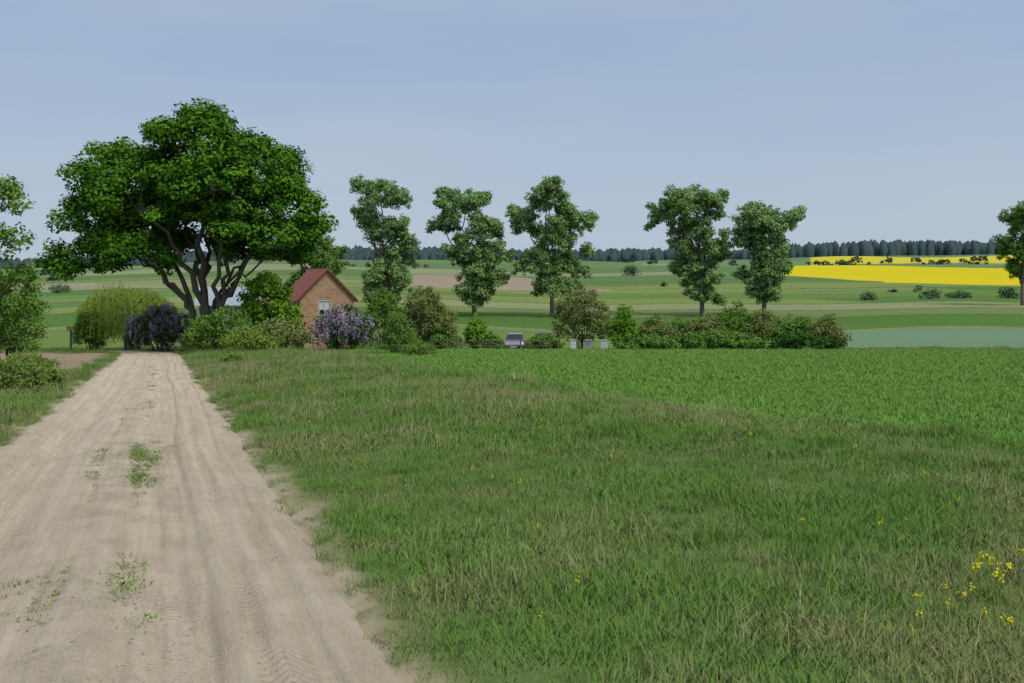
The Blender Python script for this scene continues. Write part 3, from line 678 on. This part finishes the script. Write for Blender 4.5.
e = empty('wooden_fence', (0, 0, 0))
xs = np.arange(-6.5, 4, 2.4)
for k_, xq in enumerate(xs):
    yq = 81+.02*xq; zq = G(xq, yq); box('post_%d' % k_, (xq, yq, zq+.45), (.1, .1, 1.1), wood, e)
    if k_ < len(xs)-1:
        z2 = G(xs[k_+1], 81+.02*xs[k_+1])
        for hh in (.4, .8):
            box('rail_%d' % k_, (xq+1.2, yq+.08, (zq+z2)/2+hh), (2.4, .03, .07), wood, e)
box('gate_post', (-4.4, 79.9, G(-4.4, 80)+.6), (.16, .16, 1.3), wood, e, .02)
xs_, ys_ = -27.9, 55.; e = empty('road_sign', (xs_, ys_, G(xs_, ys_)), math.radians(15))
me = bpy.data.meshes.new('post'); bm = bmesh.new(); bmesh.ops.create_cone(bm, cap_ends=True, segments=12, radius1=.035, radius2=.035, depth=2.5, matrix=Matrix.Translation((0, 0, 1.1))); bm.to_mesh(me); bm.free(); me.materials.append(metal); link('post', me, parent=e)
box('plate', (0, -.06, 2.0), (.55, .03, .5), white, e, .01); box('plate_marking', (0, -.082, 2.0), (.36, .01, .12), rubber, e)
xs_, ys_ = -35., 79.; e = empty('mailbox_post', (xs_, ys_, G(xs_, ys_)))
box('post', (0, 0, .8), (.12, .12, 1.7), wood, e); box('mailbox', (0, -.1, 1.8), (.5, .35, .35), simple('yellow_paint', (.5, .42, .08), .6), e, .03)

# ------------------------------------------------------------------ light, sky, camera
el = math.radians(52); az = math.radians(128)
W = bpy.data.worlds.new('World'); S.world = W; W.use_nodes = True; nt = W.node_tree; nt.nodes.clear()
out = nt.nodes.new('ShaderNodeOutputWorld'); bg = nt.nodes.new('ShaderNodeBackground'); bg.inputs[1].default_value = .1
sky = nt.nodes.new('ShaderNodeTexSky'); sky.sky_type = 'NISHITA'; sky.sun_disc = False; sky.sun_elevation = el; sky.sun_rotation = az; sky.dust_density = 3
tc = nt.nodes.new('ShaderNodeTexCoord').outputs['Generated']; sp = nt.nodes.new('ShaderNodeSeparateXYZ'); nt.links.new(tc, sp.inputs[0])
g = ramp(nt, sp.outputs[2], [(0, (.50, .585, .68)), (.10, (.41, .515, .66)), (.28, (.30, .425, .61)), (1, (.50, .57, .68))])
mp = nt.nodes.new('ShaderNodeMapping'); mp.inputs['Scale'].default_value = (1, 1, 5.5); nt.links.new(tc, mp.inputs[0])
cn = noise(nt, 1.8, 6, mp.outputs[0], .52)
g = mixc(nt, maprange(nt, cn, .40, .70, 0, .5), g, (.50, .56, .65))
vm = nt.nodes.new('ShaderNodeVectorMath'); vm.operation = 'SCALE'; vm.inputs[3].default_value = 10.6; nt.links.new(g, vm.inputs[0])
nt.links.new(mixc(nt, .85, sky.outputs[0], vm.outputs[0]), bg.inputs[0]); nt.links.new(bg.outputs[0], out.inputs[0])
sl_ = bpy.data.lights.new('sun', 'SUN'); sl_.energy = 1.5; sl_.angle = math.radians(16); sl_.color = (1, .93, .82)
so = bpy.data.objects.new('sun', sl_); S.collection.objects.link(so)
dv = Vector((math.sin(az)*math.cos(el), math.cos(az)*math.cos(el), math.sin(el))); so.rotation_euler = dv.to_track_quat('Z', 'Y').to_euler(); so.location = dv*50
cam = bpy.data.cameras.new('camera'); cam.lens = 35; cam.sensor_width = 36; cam.shift_y = -56.5/1024; cam.clip_end = 8000; cam.clip_start = .05
co = bpy.data.objects.new('camera', cam); S.collection.objects.link(co); co.location = (0, 0, 2.1); co.rotation_euler = (math.radians(90), 0, 0); S.camera = co
S.view_settings.view_transform = 'Standard'; S.view_settings.look = 'None'; S.view_settings.exposure = 0
